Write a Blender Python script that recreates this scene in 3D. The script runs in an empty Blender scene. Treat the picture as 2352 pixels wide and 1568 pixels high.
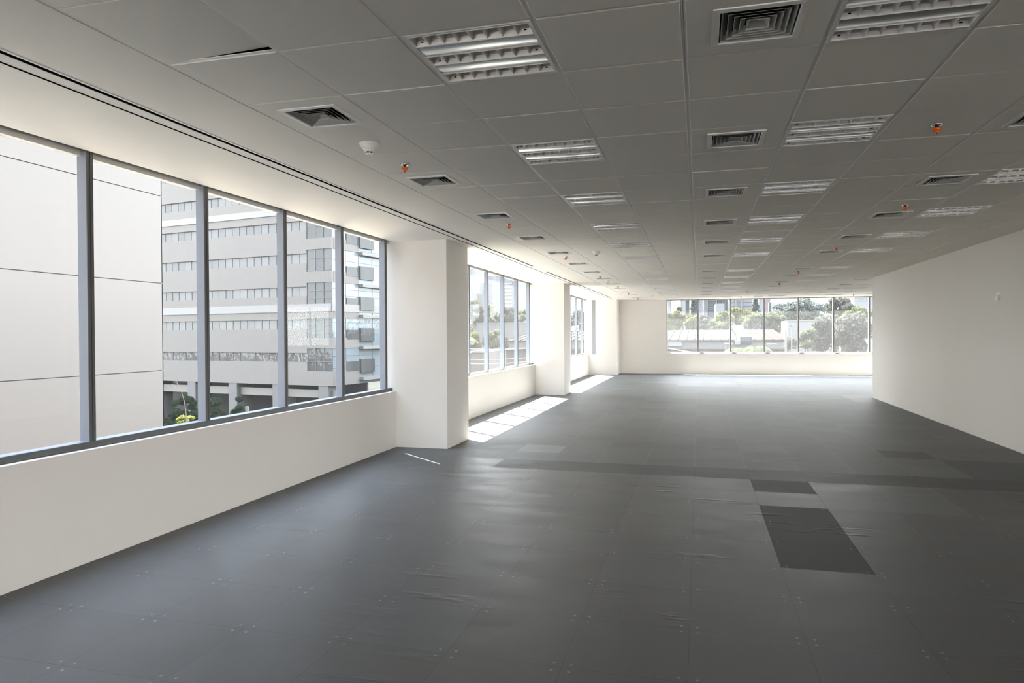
import bpy, math, random
import numpy as np
from mathutils import Vector, Matrix

S = bpy.context.scene
COL = S.collection
R = math.radians
random.seed(7)

# ------------------------------------------------------------------ camera
EYE = 1.63                      # camera height above the floor
YAW, PITCH, ROLL, FPX = 0.2637, 0.0106, -0.0055, 1590.0
_f = Vector((-math.sin(YAW) * math.cos(PITCH), math.cos(YAW) * math.cos(PITCH), -math.sin(PITCH)))
_r0 = Vector((math.cos(YAW), math.sin(YAW), 0))
_u0 = _r0.cross(_f)
_r = _r0 * math.cos(ROLL) + _u0 * math.sin(ROLL)
_u = -_r0 * math.sin(ROLL) + _u0 * math.cos(ROLL)
cam_d = bpy.data.cameras.new('camera')
cam_d.sensor_width = 36.0
cam_d.lens = FPX / 2352 * 36.0
cam_d.clip_start = 0.05
cam_d.clip_end = 2000
cam = bpy.data.objects.new('camera', cam_d)
COL.objects.link(cam)
cam.matrix_world = Matrix(((_r.x, _u.x, -_f.x, 0), (_r.y, _u.y, -_f.y, 0), (_r.z, _u.z, -_f.z, EYE), (0, 0, 0, 1)))
S.camera = cam

# ------------------------------------------------------------------ world, sun, exposure
S.view_settings.view_transform = 'Standard'
S.view_settings.look = 'None'
S.view_settings.gamma = 1
S.view_settings.exposure = 1.83
S.view_settings.use_curve_mapping = False
w = bpy.data.worlds.new('sky')
S.world = w
w.use_nodes = True
wn, wl = w.node_tree.nodes, w.node_tree.links
wn.clear()
tc = wn.new('ShaderNodeTexCoord')
sx = wn.new('ShaderNodeSeparateXYZ')
rp = wn.new('ShaderNodeValToRGB')
bg = wn.new('ShaderNodeBackground')
wo = wn.new('ShaderNodeOutputWorld')
wl.new(tc.outputs['Generated'], sx.inputs[0])
wl.new(sx.outputs['Z'], rp.inputs[0])
wl.new(rp.outputs[0], bg.inputs[0])
wl.new(bg.outputs[0], wo.inputs[0])
cr = rp.color_ramp
cr.elements[0].position = 0.0
cr.elements[0].color = (1.0, 0.98, 0.955, 1)
cr.elements[1].position = 1.0
cr.elements[1].color = (0.60, 0.74, 1.0, 1)
e = cr.elements.new(0.25)
e.color = (0.95, 0.96, 0.99, 1)
SKY = 5.0
SUN = 33.0
bg.inputs[1].default_value = SKY

sd = bpy.data.lights.new('sun', 'SUN')
sd.energy = SUN
sd.angle = R(0.53)
sd.color = (1.0, 0.94, 0.86)
so = bpy.data.objects.new('sun', sd)
COL.objects.link(so)
SDIR = Vector((0.443, -0.363, -1.0)).normalized()      # the way the sunlight travels
so.rotation_euler = SDIR.to_track_quat('-Z', 'Y').to_euler()
so.location = (-40, 30, 60)

def portal(cx, cy, cz, w_, h_, n):
    l = bpy.data.lights.new('window_portal', 'AREA')
    l.shape = 'RECTANGLE'
    l.size, l.size_y = w_, h_
    l.cycles.is_portal = True
    o = bpy.data.objects.new('window_portal', l)
    COL.objects.link(o)
    o.location = (cx, cy, cz)
    z = -Vector(n)
    x = Vector((0, 0, 1)).cross(z).normalized()
    y = z.cross(x)
    o.rotation_euler = Matrix((x, y, z)).transposed().to_euler()
for a, b in ((-7.9, 0.33), (1.27, 9.27), (10.21, 18.15), (19.05, 27.6)):
    portal(-4.52, (a + b) / 2, 1.9, b - a, 2.1, (1, 0, 0))
portal(12.3, 24.4, 1.9, 8.4, 2.1, (-1, 0, 0))
portal(3.9, -8.3, 1.9, 16.1, 2.1, (0, 1, 0))
portal(12.3, 3.5, 1.9, 7.0, 2.1, (-1, 0, 0))
portal(5.3, 28.9, 1.9, 13.1, 2.1, (0, -1, 0))

S.cycles.use_denoising = True
S.cycles.max_bounces = 14
S.cycles.diffuse_bounces = 9
S.cycles.glossy_bounces = 4
S.cycles.transparent_max_bounces = 32
S.cycles.caustics_reflective = False
S.cycles.caustics_refractive = False
S.cycles.sample_clamp_indirect = 8.0

# ------------------------------------------------------------------ helpers
def pix(u, v, Y=None, X=None, ax=None):
    """point of the place seen at photo pixel (u, v), at depth Y, on plane X, or axial depth ax"""
    d = _r * ((u - 1176) / FPX) + _u * ((784 - v) / FPX) + _f
    t = ax if ax is not None else (Y / d.y if Y is not None else X / d.x)
    return Vector((0, 0, EYE)) + d * t

class MB:
    def __init__(s):
        s.v, s.f = [], []
    def add(s, vs, fs):
        n = len(s.v)
        s.v += [tuple(p) for p in vs]
        s.f += [tuple(i + n for i in f) for f in fs]
        return s
    def box(s, x0, x1, y0, y1, z0, z1):
        if x0 > x1: x0, x1 = x1, x0
        if y0 > y1: y0, y1 = y1, y0
        if z0 > z1: z0, z1 = z1, z0
        return s.add([(x0, y0, z0), (x1, y0, z0), (x1, y1, z0), (x0, y1, z0), (x0, y0, z1), (x1, y0, z1), (x1, y1, z1), (x0, y1, z1)],
                     [(3, 2, 1, 0), (4, 5, 6, 7), (0, 1, 5, 4), (1, 2, 6, 5), (2, 3, 7, 6), (3, 0, 4, 7)])
    def loft(s, rings, cap0=True, cap1=True):
        n = len(rings[0])
        vs = [p for r in rings for p in r]
        fs = []
        for k in range(len(rings) - 1):
            for i in range(n):
                j = (i + 1) % n
                fs.append((k * n + i, k * n + j, (k + 1) * n + j, (k + 1) * n + i))
        if cap0: fs.append(tuple(range(n))[::-1])
        if cap1: fs.append(tuple((len(rings) - 1) * n + i for i in range(n)))
        return s.add(vs, fs)
    def lathe(s, prof, cx=0, cy=0, n=20, cap0=True, cap1=True):
        return s.loft([[(cx + r * math.cos(2 * math.pi * i / n), cy + r * math.sin(2 * math.pi * i / n), z) for i in range(n)] for r, z in prof], cap0, cap1)
    def tube(s, pts, rad, n=8):
        pts = [Vector(p) for p in pts]
        rads = rad if isinstance(rad, (list, tuple)) else [rad] * len(pts)
        rings = []
        for i, p in enumerate(pts):
            t = (pts[min(i + 1, len(pts) - 1)] - pts[max(i - 1, 0)]).normalized()
            a = t.cross(Vector((0, 0, 1)))
            if a.length < 1e-3: a = Vector((1, 0, 0))
            a.normalize()
            b = t.cross(a)
            rings.append([p + (a * math.cos(2 * math.pi * k / n) + b * math.sin(2 * math.pi * k / n)) * rads[i] for k in range(n)])
        return s.loft(rings)
    def build(s, name, mat, parent=None, smooth=False, bevel=0.0):
        me = bpy.data.meshes.new(name)
        me.from_pydata(s.v, [], s.f)
        me.update()
        me.materials.append(mat)
        if smooth:
            me.polygons.foreach_set('use_smooth', [True] * len(me.polygons))
        o = bpy.data.objects.new(name, me)
        COL.objects.link(o)
        if parent: o.parent = parent
        if bevel:
            m = o.modifiers.new('bevel', 'BEVEL')
            m.width = bevel
            m.segments = 2
            m.limit_method = 'ANGLE'
        return o

def tag(o, label=None, cat=None, group=None, kind=None):
    if label: o['label'] = label
    if cat: o['category'] = cat
    if group: o['group'] = group
    if kind: o['kind'] = kind
    return o
def empty(name, loc=(0, 0, 0), rz=0.0):
    o = bpy.data.objects.new(name, None)
    COL.objects.link(o)
    o.location = loc
    o.rotation_euler = (0, 0, rz)
    o.empty_display_size = 0.1
    return o
def copy_tree(o, parent=None):
    c = o.copy()
    COL.objects.link(c)
    c.parent = parent
    for ch in list(o.children):
        copy_tree(ch, c)
    return c
def struct(o):
    o['kind'] = 'structure'
    return o

# ------------------------------------------------------------------ materials
class NT:
    """small wrapper to write node maths"""
    def __init__(s, name):
        s.m = bpy.data.materials.new(name)
        s.m.use_nodes = True
        s.n, s.l = s.m.node_tree.nodes, s.m.node_tree.links
        s.n.clear()
        s.out = s.n.new('ShaderNodeOutputMaterial')
    def node(s, t, **k):
        x = s.n.new(t)
        for a, b in k.items(): setattr(x, a, b)
        return x
    def _in(s, sock, v):
        if hasattr(v, 'is_output'): s.l.new(v, sock)
        elif v is not None: sock.default_value = v
    def M(s, op, a, b=None, c=None):
        x = s.n.new('ShaderNodeMath')
        x.operation = op
        s._in(x.inputs[0], a)
        if b is not None: s._in(x.inputs[1], b)
        if c is not None: s._in(x.inputs[2], c)
        return x.outputs[0]
    def mixc(s, f, a, b, blend='MIX'):
        x = s.n.new('ShaderNodeMix')
        x.data_type = 'RGBA'
        x.blend_type = blend
        s._in(x.inputs[0], f)
        s._in(x.inputs[6], a)
        s._in(x.inputs[7], b)
        return x.outputs[2]
    def noise(s, vec, scale, detail=2.0, rough=0.5):
        x = s.n.new('ShaderNodeTexNoise')
        x.inputs['Scale'].default_value = scale
        x.inputs['Detail'].default_value = detail
        x.inputs['Roughness'].default_value = rough
        if vec is not None: s.l.new(vec, x.inputs['Vector'])
        return x.outputs[0]
    def mapping(s, vec, scale=(1, 1, 1), loc=(0, 0, 0)):
        x = s.n.new('ShaderNodeMapping')
        x.inputs['Scale'].default_value = scale
        x.inputs['Location'].default_value = loc
        s.l.new(vec, x.inputs[0])
        return x.outputs[0]
    def bsdf(s, col=None, rough=0.6, metal=0.0, spec=0.5, normal=None):
        b = s.n.new('ShaderNodeBsdfPrincipled')
        s._in(b.inputs['Base Color'], col)
        s._in(b.inputs['Roughness'], rough)
        b.inputs['Metallic'].default_value = metal
        s._in(b.inputs['Specular IOR Level'], spec)
        if normal is not None: s.l.new(normal, b.inputs['Normal'])
        s.l.new(b.outputs[0], s.out.inputs[0])
        return b
    def bump(s, h, dist=0.01, strength=1.0, prev=None):
        x = s.n.new('ShaderNodeBump')
        x.inputs['Distance'].default_value = dist
        x.inputs['Strength'].default_value = strength
        s.l.new(h, x.inputs['Height'])
        if prev is not None: s.l.new(prev, x.inputs['Normal'])
        return x.outputs[0]
    def pos(s):
        return s.n.new('ShaderNodeTexCoord').outputs['Object']
def c4(c): return (c[0], c[1], c[2], 1.0)

def paint(name, col, rough=0.7, var=0.04, scale=3.0, bump=0.0, bscale=60, metal=0.0, spec=0.4):
    # name, colour, roughness, colour variation, its scale, bump height and scale, metal, specular
    t = NT(name)
    p = t.pos()
    n = t.noise(p, scale, 3.0)
    a = tuple(max(0, x * (1 - var)) for x in col)
    b = tuple(min(1, x * (1 + var)) for x in col)
    c = t.mixc(n, c4(a), c4(b))
    nm = t.bump(t.noise(p, bscale, 2.0), bump) if bump else None
    t.bsdf(c, rough, metal, spec, nm)
    return t.m

M_wall = paint('white_wall_paint', (0.80, 0.775, 0.74), 0.75, 0.02, 1.2, 0.0004, 90, spec=0.2)
M_plaster = paint('white_ceiling_plaster', (0.86, 0.82, 0.755), 0.8, 0.02, 1.0, 0.0003, 80, spec=0.2)
def tile_mat():
    t = NT('mineral_ceiling_tile')
    p = t.pos()
    n = t.noise(p, 320, 3.0, 0.7)
    c = t.mixc(n, (0.82, 0.78, 0.715, 1), (0.95, 0.91, 0.84, 1))
    t.bsdf(c, 0.9, 0, 0.1, t.bump(n, 0.0008))
    return t.m
M_tile = tile_mat()
M_grid = paint('white_grid_bar', (0.88, 0.86, 0.82), 0.45, 0.02, 4)
M_alu = paint('grey_aluminium', (0.27, 0.272, 0.275), 0.42, 0.03, 8, metal=0.3, spec=0.5)
M_alu_side = paint('sky_tinted_aluminium', (0.33, 0.37, 0.44), 0.35, 0.03, 8, metal=0.3)  # bluish sky light on the mullion sides painted into the metal colour
M_alu_dark = paint('shaded_dark_cover_strip', (0.105, 0.108, 0.105), 0.5, 0.03, 8)  # dark cover tone, with shade of the room-facing fronts painted in
M_alu_light = paint('pale_aluminium', (0.55, 0.54, 0.52), 0.45, 0.03, 8, metal=0.2)
M_gasket = paint('black_rubber', (0.02, 0.02, 0.02), 0.6, 0.1, 8)
M_dark = paint('dark_cavity', (0.012, 0.012, 0.012), 0.9, 0.1, 8, spec=0.05)
M_vent = paint('grey_vent_metal', (0.55, 0.545, 0.52), 0.4, 0.03, 8)
M_vent_frame = paint('white_vent_frame', (0.80, 0.785, 0.75), 0.45, 0.03, 8)
M_reflector = paint('brushed_reflector', (0.72, 0.735, 0.73), 0.22, 0.02, 8, metal=0.85)
M_louvre = paint('white_louvre', (0.84, 0.80, 0.77), 0.3, 0.02, 8, metal=0.3)
M_white_plastic = paint('white_plastic', (0.82, 0.80, 0.74), 0.35, 0.02, 8)
M_chrome = paint('chrome', (0.75, 0.75, 0.75), 0.12, 0.02, 8, metal=1.0)
M_orange = paint('orange_plastic', (0.95, 0.16, 0.01), 0.45, 0.05, 8)

def glass_mat(name, tint, haze_mix):
    t = NT(name)
    tr = t.node('ShaderNodeBsdfTransparent')
    tr.inputs[0].default_value = c4(tint)
    du = t.node('ShaderNodeBsdfTranslucent')
    du.inputs[0].default_value = (0.9, 0.9, 0.9, 1)
    gl = t.node('ShaderNodeBsdfGlossy')
    gl.inputs['Roughness'].default_value = 0.0
    gl.inputs[0].default_value = (0.9, 0.95, 0.95, 1)
    fr = t.node('ShaderNodeLayerWeight')
    fr.inputs[0].default_value = 0.5
    fac = t.M('ADD', 0.006, t.M('MULTIPLY', t.M('POWER', fr.outputs['Facing'], 5.0), 0.06))
    m0 = t.node('ShaderNodeMixShader')
    m0.inputs[0].default_value = haze_mix  # translucent share added to imitate a pale veil over the view
    t.l.new(tr.outputs[0], m0.inputs[1])
    t.l.new(du.outputs[0], m0.inputs[2])
    m1 = t.node('ShaderNodeMixShader')
    t.l.new(fac, m1.inputs[0])
    t.l.new(m0.outputs[0], m1.inputs[1])
    t.l.new(gl.outputs[0], m1.inputs[2])
    t.l.new(m1.outputs[0], t.out.inputs[0])
    return t.m
M_glass = glass_mat('window_glass', (0.90, 0.92, 0.92), 0.012)

FX, FY = -0.0541, 3.3126        # a corner of the 60 cm floor panels
def floor_mat():
    t = NT('grey_floor_panels')
    p = t.pos()
    s = t.node('ShaderNodeSeparateXYZ')
    t.l.new(p, s.inputs[0])
    gx = t.M('DIVIDE', t.M('SUBTRACT', s.outputs[0], FX), 0.6)
    gy = t.M('DIVIDE', t.M('SUBTRACT', s.outputs[1], FY), 0.6)
    ix, iy = t.M('FLOOR', gx), t.M('FLOOR', gy)
    fx, fy = t.M('FRACT', gx), t.M('FRACT', gy)
    dx = t.M('MULTIPLY', t.M('MINIMUM', fx, t.M('SUBTRACT', 1.0, fx)), 0.6)
    dy = t.M('MULTIPLY', t.M('MINIMUM', fy, t.M('SUBTRACT', 1.0, fy)), 0.6)
    dm = t.M('MINIMUM', dx, dy)
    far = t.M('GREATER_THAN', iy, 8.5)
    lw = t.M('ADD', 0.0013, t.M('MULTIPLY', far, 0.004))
    line = t.M('LESS_THAN', dm, lw)
    ddx, ddy = t.M('SUBTRACT', dx, 0.043), t.M('SUBTRACT', dy, 0.036)
    sr = t.M('SQRT', t.M('ADD', t.M('MULTIPLY', ddx, ddx), t.M('MULTIPLY', ddy, ddy)))
    screw = t.M('LESS_THAN', sr, 0.0075)
    cxy = t.node('ShaderNodeCombineXYZ')
    t.l.new(ix, cxy.inputs[0]); t.l.new(iy, cxy.inputs[1])
    wn_ = t.node('ShaderNodeTexWhiteNoise', noise_dimensions='2D')
    t.l.new(cxy.outputs[0], wn_.inputs['Vector'])
    rnd = wn_.outputs['Value']
    def rect(x0, x1, y0, y1):
        return t.M('MULTIPLY', t.M('MULTIPLY', t.M('GREATER_THAN', ix, x0 - .5), t.M('LESS_THAN', ix, x1 - .5)),
                   t.M('MULTIPLY', t.M('GREATER_THAN', iy, y0 - .5), t.M('LESS_THAN', iy, y1 - .5)))
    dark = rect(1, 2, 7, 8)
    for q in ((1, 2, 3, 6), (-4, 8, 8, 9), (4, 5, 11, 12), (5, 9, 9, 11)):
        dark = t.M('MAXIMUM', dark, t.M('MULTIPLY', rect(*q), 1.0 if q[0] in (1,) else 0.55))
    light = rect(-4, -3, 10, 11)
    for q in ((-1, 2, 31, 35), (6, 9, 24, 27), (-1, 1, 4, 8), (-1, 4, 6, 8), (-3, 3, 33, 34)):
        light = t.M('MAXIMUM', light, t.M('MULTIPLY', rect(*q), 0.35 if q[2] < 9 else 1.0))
    mo = t.noise(t.mapping(p, (1.0, 2.6, 1)), 1.6, 5.0, 0.6)
    fine = t.noise(p, 60, 3.0, 0.6)
    val = t.M('ADD', 0.86, t.M('MULTIPLY', rnd, t.M('ADD', 0.10, t.M('MULTIPLY', far, 0.05))))
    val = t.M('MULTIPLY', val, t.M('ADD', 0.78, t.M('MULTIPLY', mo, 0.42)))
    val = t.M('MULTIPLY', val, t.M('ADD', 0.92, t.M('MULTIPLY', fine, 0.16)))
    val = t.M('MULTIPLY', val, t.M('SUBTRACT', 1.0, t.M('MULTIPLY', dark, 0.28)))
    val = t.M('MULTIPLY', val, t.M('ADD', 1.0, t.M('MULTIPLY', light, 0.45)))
    val = t.M('MULTIPLY', val, t.M('ADD', 0.97, t.M('MULTIPLY', far, 0.38)))  # far rows lightened: distant glare painted in, besides a paler panel tone
    col = t.mixc(rnd, (0.104, 0.102, 0.0985, 1), (0.100, 0.1025, 0.106, 1))
    vv = t.node('ShaderNodeVectorMath', operation='SCALE')
    t.l.new(col, vv.inputs[0]); t.l.new(val, vv.inputs['Scale'])
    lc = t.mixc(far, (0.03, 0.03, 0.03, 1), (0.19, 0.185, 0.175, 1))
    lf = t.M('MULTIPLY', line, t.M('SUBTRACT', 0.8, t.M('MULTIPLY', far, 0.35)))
    c2 = t.mixc(lf, vv.outputs[0], lc)
    c3 = t.mixc(t.M('MULTIPLY', screw, t.M('SUBTRACT', 1.0, far)), c2, (0.22, 0.22, 0.215, 1))
    # scratches and wrinkles
    wr = t.noise(t.mapping(p, (1.2, 6.0, 1)), 1.1, 3.0, 0.55)
    wr2 = t.M('POWER', t.M('MAXIMUM', t.M('SUBTRACT', wr, 0.55), 0.0), 1.5)
    msk = t.M('MAXIMUM', t.M('SUBTRACT', t.noise(p, 0.9, 1.0), 0.54), 0.0)
    hgt = t.M('ADD', t.M('MULTIPLY', t.M('MULTIPLY', wr2, msk), 1.1), t.M('MULTIPLY', screw, 0.0015))
    hgt = t.M('SUBTRACT', hgt, t.M('MULTIPLY', line, 0.0008))
    tilt = t.M('MULTIPLY', t.M('SUBTRACT', rnd, 0.5), t.M('MULTIPLY', fy, 0.004))
    nm = t.bump(t.M('ADD', hgt, tilt), 1.0)
    nm = t.bump(t.noise(p, 240, 2.0), 0.0006, 1.0, nm)
    ro = t.M('ADD', t.M('ADD', 0.38, t.M('MULTIPLY', far, 0.10)), t.M('MULTIPLY', mo, 0.26))
    ro = t.M('ADD', ro, t.M('MULTIPLY', dark, 0.18))
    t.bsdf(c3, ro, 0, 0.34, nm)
    return t.m
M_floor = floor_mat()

# ------------------------------------------------------------------ room shell
CZ = 2.982                       # ceiling height
WX = -4.25                       # inner face of the left wall
BY = 28.6                        # inner face of the back wall
TOP = 3.35
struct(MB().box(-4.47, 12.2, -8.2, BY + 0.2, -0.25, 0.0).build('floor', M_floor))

PIERS = [(-0.0 + 0.33, 1.27, -3.47), (9.27, 10.21, -3.465), (18.15, 19.05, -3.46)]
for y0, y1, x1 in PIERS:
    struct(MB().box(-4.47, x1, y0, y1, 0.0, TOP).build('wall_column', M_wall))
# corner column with the stub return beside it
mb = MB().box(-3.99, -3.135, 27.6, BY, 0.0, TOP)
mb.box(-4.47, -3.99, 27.6, BY, 0.0, 0.80)
mb.box(-4.47, -3.99, 27.72, BY, 0.80, TOP)
struct(mb.build('wall_column', M_wall))
struct(MB().box(-4.145, -3.992, 27.66, 27.715, 0.802, CZ).build('trim_1', M_alu))

BAYS = [(-8.0, 0.33), (1.27, 9.27), (10.21, 18.15), (19.05, 27.6)]
mb = MB()
for a, b in BAYS:
    mb.box(-4.45, WX, a, b, 0.0, 0.812)
struct(mb.build('wall_left', M_wall, bevel=0.004))
mb = MB().box(-4.47, -4.45, -8.2, BY + .2, -0.25, 0.80)
struct(mb.build('trim_2', M_alu_light))
# facade band above the windows
struct(MB().box(-4.47, -4.385, -8.2, BY + .2, 2.965, TOP).build('trim_3', M_alu_light))

# back wall
mb = MB().box(-3.135, -1.26, BY, BY + .2, 0, TOP)
mb.box(-1.26, 12.2, BY, BY + .2, 0, 0.812)
struct(mb.build('wall_back', M_wall))
struct(MB().box(-1.26, 12.2, BY + .12, BY + .34, 2.965, TOP).build('trim_4', M_alu_light))
# right wall, the room widens behind its far end
mb = MB().box(4.17, 4.37, 7.0, 18.95, 0, TOP)
mb.box(4.37, 12.2, 7.0, 7.2, 0, TOP)
mb.box(4.37, 12.2, 18.75, 18.95, 0, TOP)
struct(mb.build('wall_right', M_wall))
struct(MB().box(12.0, 12.2, 18.95, BY, 0, .812).box(12.0, 12.2, 18.95, 20.2, .812, TOP).build('wall_far_right', M_wall))
struct(MB().box(12.0, 12.2, 20.2, BY + .2, 2.965, TOP).build('trim_6', M_alu_light))
# unseen room behind and right of the camera, its windows added for more daylight
struct(MB().box(-4.47, 12.2, -8.2, -8.0, 0, .812).box(-4.47, -4.25, -8.2, -8.0, .812, TOP).box(12.0, 12.2, -8.0, -7.8, .812, TOP).build('wall_front', M_wall))
struct(MB().box(12.0, 12.2, -8.0, 7.0, 0, .812).box(12.0, 12.2, -8.0, 0.0, .812, TOP).build('wall_near_right', M_wall))
struct(MB().box(-4.47, 12.2, -8.2, -8.0, 2.965, TOP).box(12.0, 12.2, -8.0, 7.0, 2.965, TOP).build('trim_5', M_alu_light))
struct(MB().box(-4.47, 12.2, -8.2, BY + .34, TOP, TOP + .15).build('ceiling_slab', M_dark))

# ------------------------------------------------------------------ windows
MULL = [4.11 + 1.2425 * k for k in range(-10, 20)]
wi = 0
def glass_panes(parent, edges, mk):
    for a, b in zip(edges[:-1], edges[1:]):
        mk(a, b).build('glass_pane', M_glass, parent)
def mullion_y(y):
    mb = MB()
    return mb.box(-4.40, -4.318, y - .026, y + .026, .86, CZ)
def cover_y(y):
    return MB().box(-4.318, -4.31, y - .027, y - .004, .86, CZ).box(-4.318, -4.31, y + .004, y + .027, .86, CZ).box(-4.3185, -4.3165, y - .005, y + .005, .86, CZ)
for a, b in BAYS:
    wi += 1
    root = MB().box(-4.415, -4.318, a, b, 0.815, 0.86).build('window_%d' % wi, M_alu_side)
    MB().box(-4.318, -4.31, a, b, 0.815, 0.859).build('sill_cover_strip', M_alu_dark, root)
    struct(root)
    ys = [y for y in MULL if a + .06 < y < b - .06]
    MB().box(-4.415, -4.36, a, b, 2.95, CZ + .02).build('head_rail', M_vent_frame, root)
    for y in ys:
        mu = mullion_y(y).build('mullion', M_alu_side, root)
        cover_y(y).build('cover_strip', M_alu_dark, mu)
    glass_panes(root, [a] + ys + [b], lambda p, q: MB().box(-4.408, -4.400, p + .002, q - .002, .855, 2.955))
wi += 1
root = MB().box(-1.26, 12.0, BY + .06, BY + .17, 0.815, 0.875).build('window_%d' % wi, M_alu_light)
struct(root)
xs = [-0.036 + 1.2465 * k for k in range(0, 10)]
MB().box(-1.26, 12.0, BY + .12, BY + .16, 2.945, CZ + .02).build('head_rail', M_alu_light, root)
MB().box(-1.262, -1.215, BY + .05, BY + .16, .875, CZ).build('jamb', M_alu, root)
for x in xs:
    MB().box(x - .030, x - .004, BY + .06, BY + .15, .875, CZ).box(x - .006, x + .006, BY + .066, BY + .15, .875, CZ).box(x + .004, x + .030, BY + .06, BY + .15, .875, CZ).build('mullion', M_alu, root)
glass_panes(root, [-1.26] + xs + [12.0], lambda p, q: MB().box(p + .002, q - .002, BY + .150, BY + .158, .87, 2.955))
for x in xs[:6]:
    MB().box(x + .10, x + .24, BY + .035, BY + .06, .835, .855).box(x + .16, x + .18, BY + .03, BY + .065, .83, .86).build('window_latch', M_alu, root)

wi += 1
root = struct(MB().box(-4.25, 12.0, -8.17, -8.06, .815, .875).build('window_%d' % wi, M_alu_light))  # unseen window behind the camera, added to light the near room
e_ = [-4.25 + 1.25 * k for k in range(14)]
for x in e_[1:-1]:
    MB().box(x - .03, x + .03, -8.15, -8.06, .875, CZ).build('mullion', M_alu, root)
glass_panes(root, e_, lambda p, q: MB().box(p + .002, q - .002, -8.158, -8.150, .87, 2.965))
wi += 1
root = struct(MB().box(12.06, 12.17, 0.0, 7.0, .815, .875).build('window_%d' % wi, M_alu_light))  # unseen window on the near right, added to light the left wall
e_ = [1.16667 * k for k in range(7)]
for y in e_[1:-1]:
    MB().box(12.06, 12.15, y - .03, y + .03, .875, CZ).build('mullion', M_alu, root)
glass_panes(root, e_, lambda p, q: MB().box(12.150, 12.158, p + .002, q - .002, .87, 2.965))

wi += 1
root = struct(MB().box(12.06, 12.17, 20.2, BY, .815, .875).build('window_%d' % wi, M_alu_light))  # unseen window in the far alcove, added to light the back area
e_ = [20.2 + 1.2 * k for k in range(8)]
for y in e_[1:-1]:
    MB().box(12.06, 12.15, y - .03, y + .03, .875, CZ).build('mullion', M_alu, root)
glass_panes(root, e_, lambda p, q: MB().box(12.150, 12.158, p + .002, q - .002, .87, 2.965))

# ------------------------------------------------------------------ ceiling
GX, GY, G = -2.5614, 2.2823, 0.625
NJ0, NJ1 = -16, 40
def nk(j): return 10 if j < 27 else 14
LIGHT_ROWS = [-13.5, -10.5, -7.5, -4.5, -1.5, 1.5, 4.5, 7.5, 10.5, 13.5, 16.5, 21.5, 24.5, 27.5, 30.5, 33.5, 36.5, 39.5]
LIGHTS, VENTS = [], []
for r_ in LIGHT_ROWS:
    for k in (2.5, 5.5, 8.5, 11.5):
        if k > 10 and r_ < 27: continue
        LIGHTS.append((k, r_))
    for k in (4.5, 7.5, 10.5, 13.5):
        if k > 10 and r_ < 27: continue
        if k == 7.5 and r_ == 1.5: continue
        VENTS.append((k, r_))
for k in range(-5, 13):
    VENTS.append((0.5, 2.5 + 3 * k))
lset = {(math.floor(k), math.floor(j)) for k, j in LIGHTS}
vset = {(math.floor(k), math.floor(j)) for k, j in VENTS}
XR = GX + 10 * G
# plaster margins
mb = MB()
mb.box(-3.300, GX - .012, -8.2, BY + .2, CZ, CZ + .02)                 # strip holding the linear diffusers (slots cut below)
mbp = MB()
SLOTS = [(-7.5, 13.45), (14.75, 26.35)]
mbp.box(-4.295, -3.322, -8.2, BY + .2, CZ, CZ + .02)
mbp.box(-3.306, -3.205, -8.2, BY + .2, CZ, CZ + .02)
mbp.box(-3.165, GX - .012, -8.2, BY + .2, CZ, CZ + .02)
yy = -8.2
for a, b in SLOTS:
    mbp.box(-3.205, -3.165, yy, a, CZ, CZ + .02)
    yy = b
mbp.box(-3.205, -3.165, yy, BY + .2, CZ, CZ + .02)
yj27, yj40 = GY + 27 * G, GY + 40 * G
mbp.box(XR + .012, 4.17, -8.2, yj27 - .012, CZ, CZ + .02)
mbp.box(4.17, 12.0, -8.2, 7.0, CZ, CZ + .02)
mbp.box(4.17, 12.0, 18.9, yj27 - .012, CZ, CZ + .02)
mbp.box(GX - .012, 12.0, yj40 + .012, BY + .2, CZ, CZ + .02)
mbp.box(GX + 14 * G + .012, 12.0, yj27 - .012, yj40 + .012, CZ, CZ + .02)
ceiling = struct(mbp.build('ceiling', M_plaster))
MB().box(-3.32, -3.302, -8.2, BY, CZ + .012, CZ + .06).box(-3.3225, -3.3195, -8.2, BY, CZ - .0015, CZ + .012).box(-3.309, -3.3055, -8.2, BY, CZ - .0015, CZ + .012).build('shadow_gap', M_dark, ceiling)
# grid bars
mb = MB()
zb = CZ + .0045
for k in range(0, 15):
    x = GX + k * G
    y0 = GY + NJ0 * G if k <= 10 else yj27
    mb.box(x - .012, x + .012, y0, yj40, zb, zb + .004)
    mb.box(x - .001, x + .001, y0, yj40, zb, zb + .035)
for j in range(NJ0, NJ1 + 1):
    y = GY + j * G
    mb.box(GX, GX + nk(j) * G, y - .012, y + .012, zb + .0005, zb + .0035)
mb.build('grid_bars', M_grid, ceiling)
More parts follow.
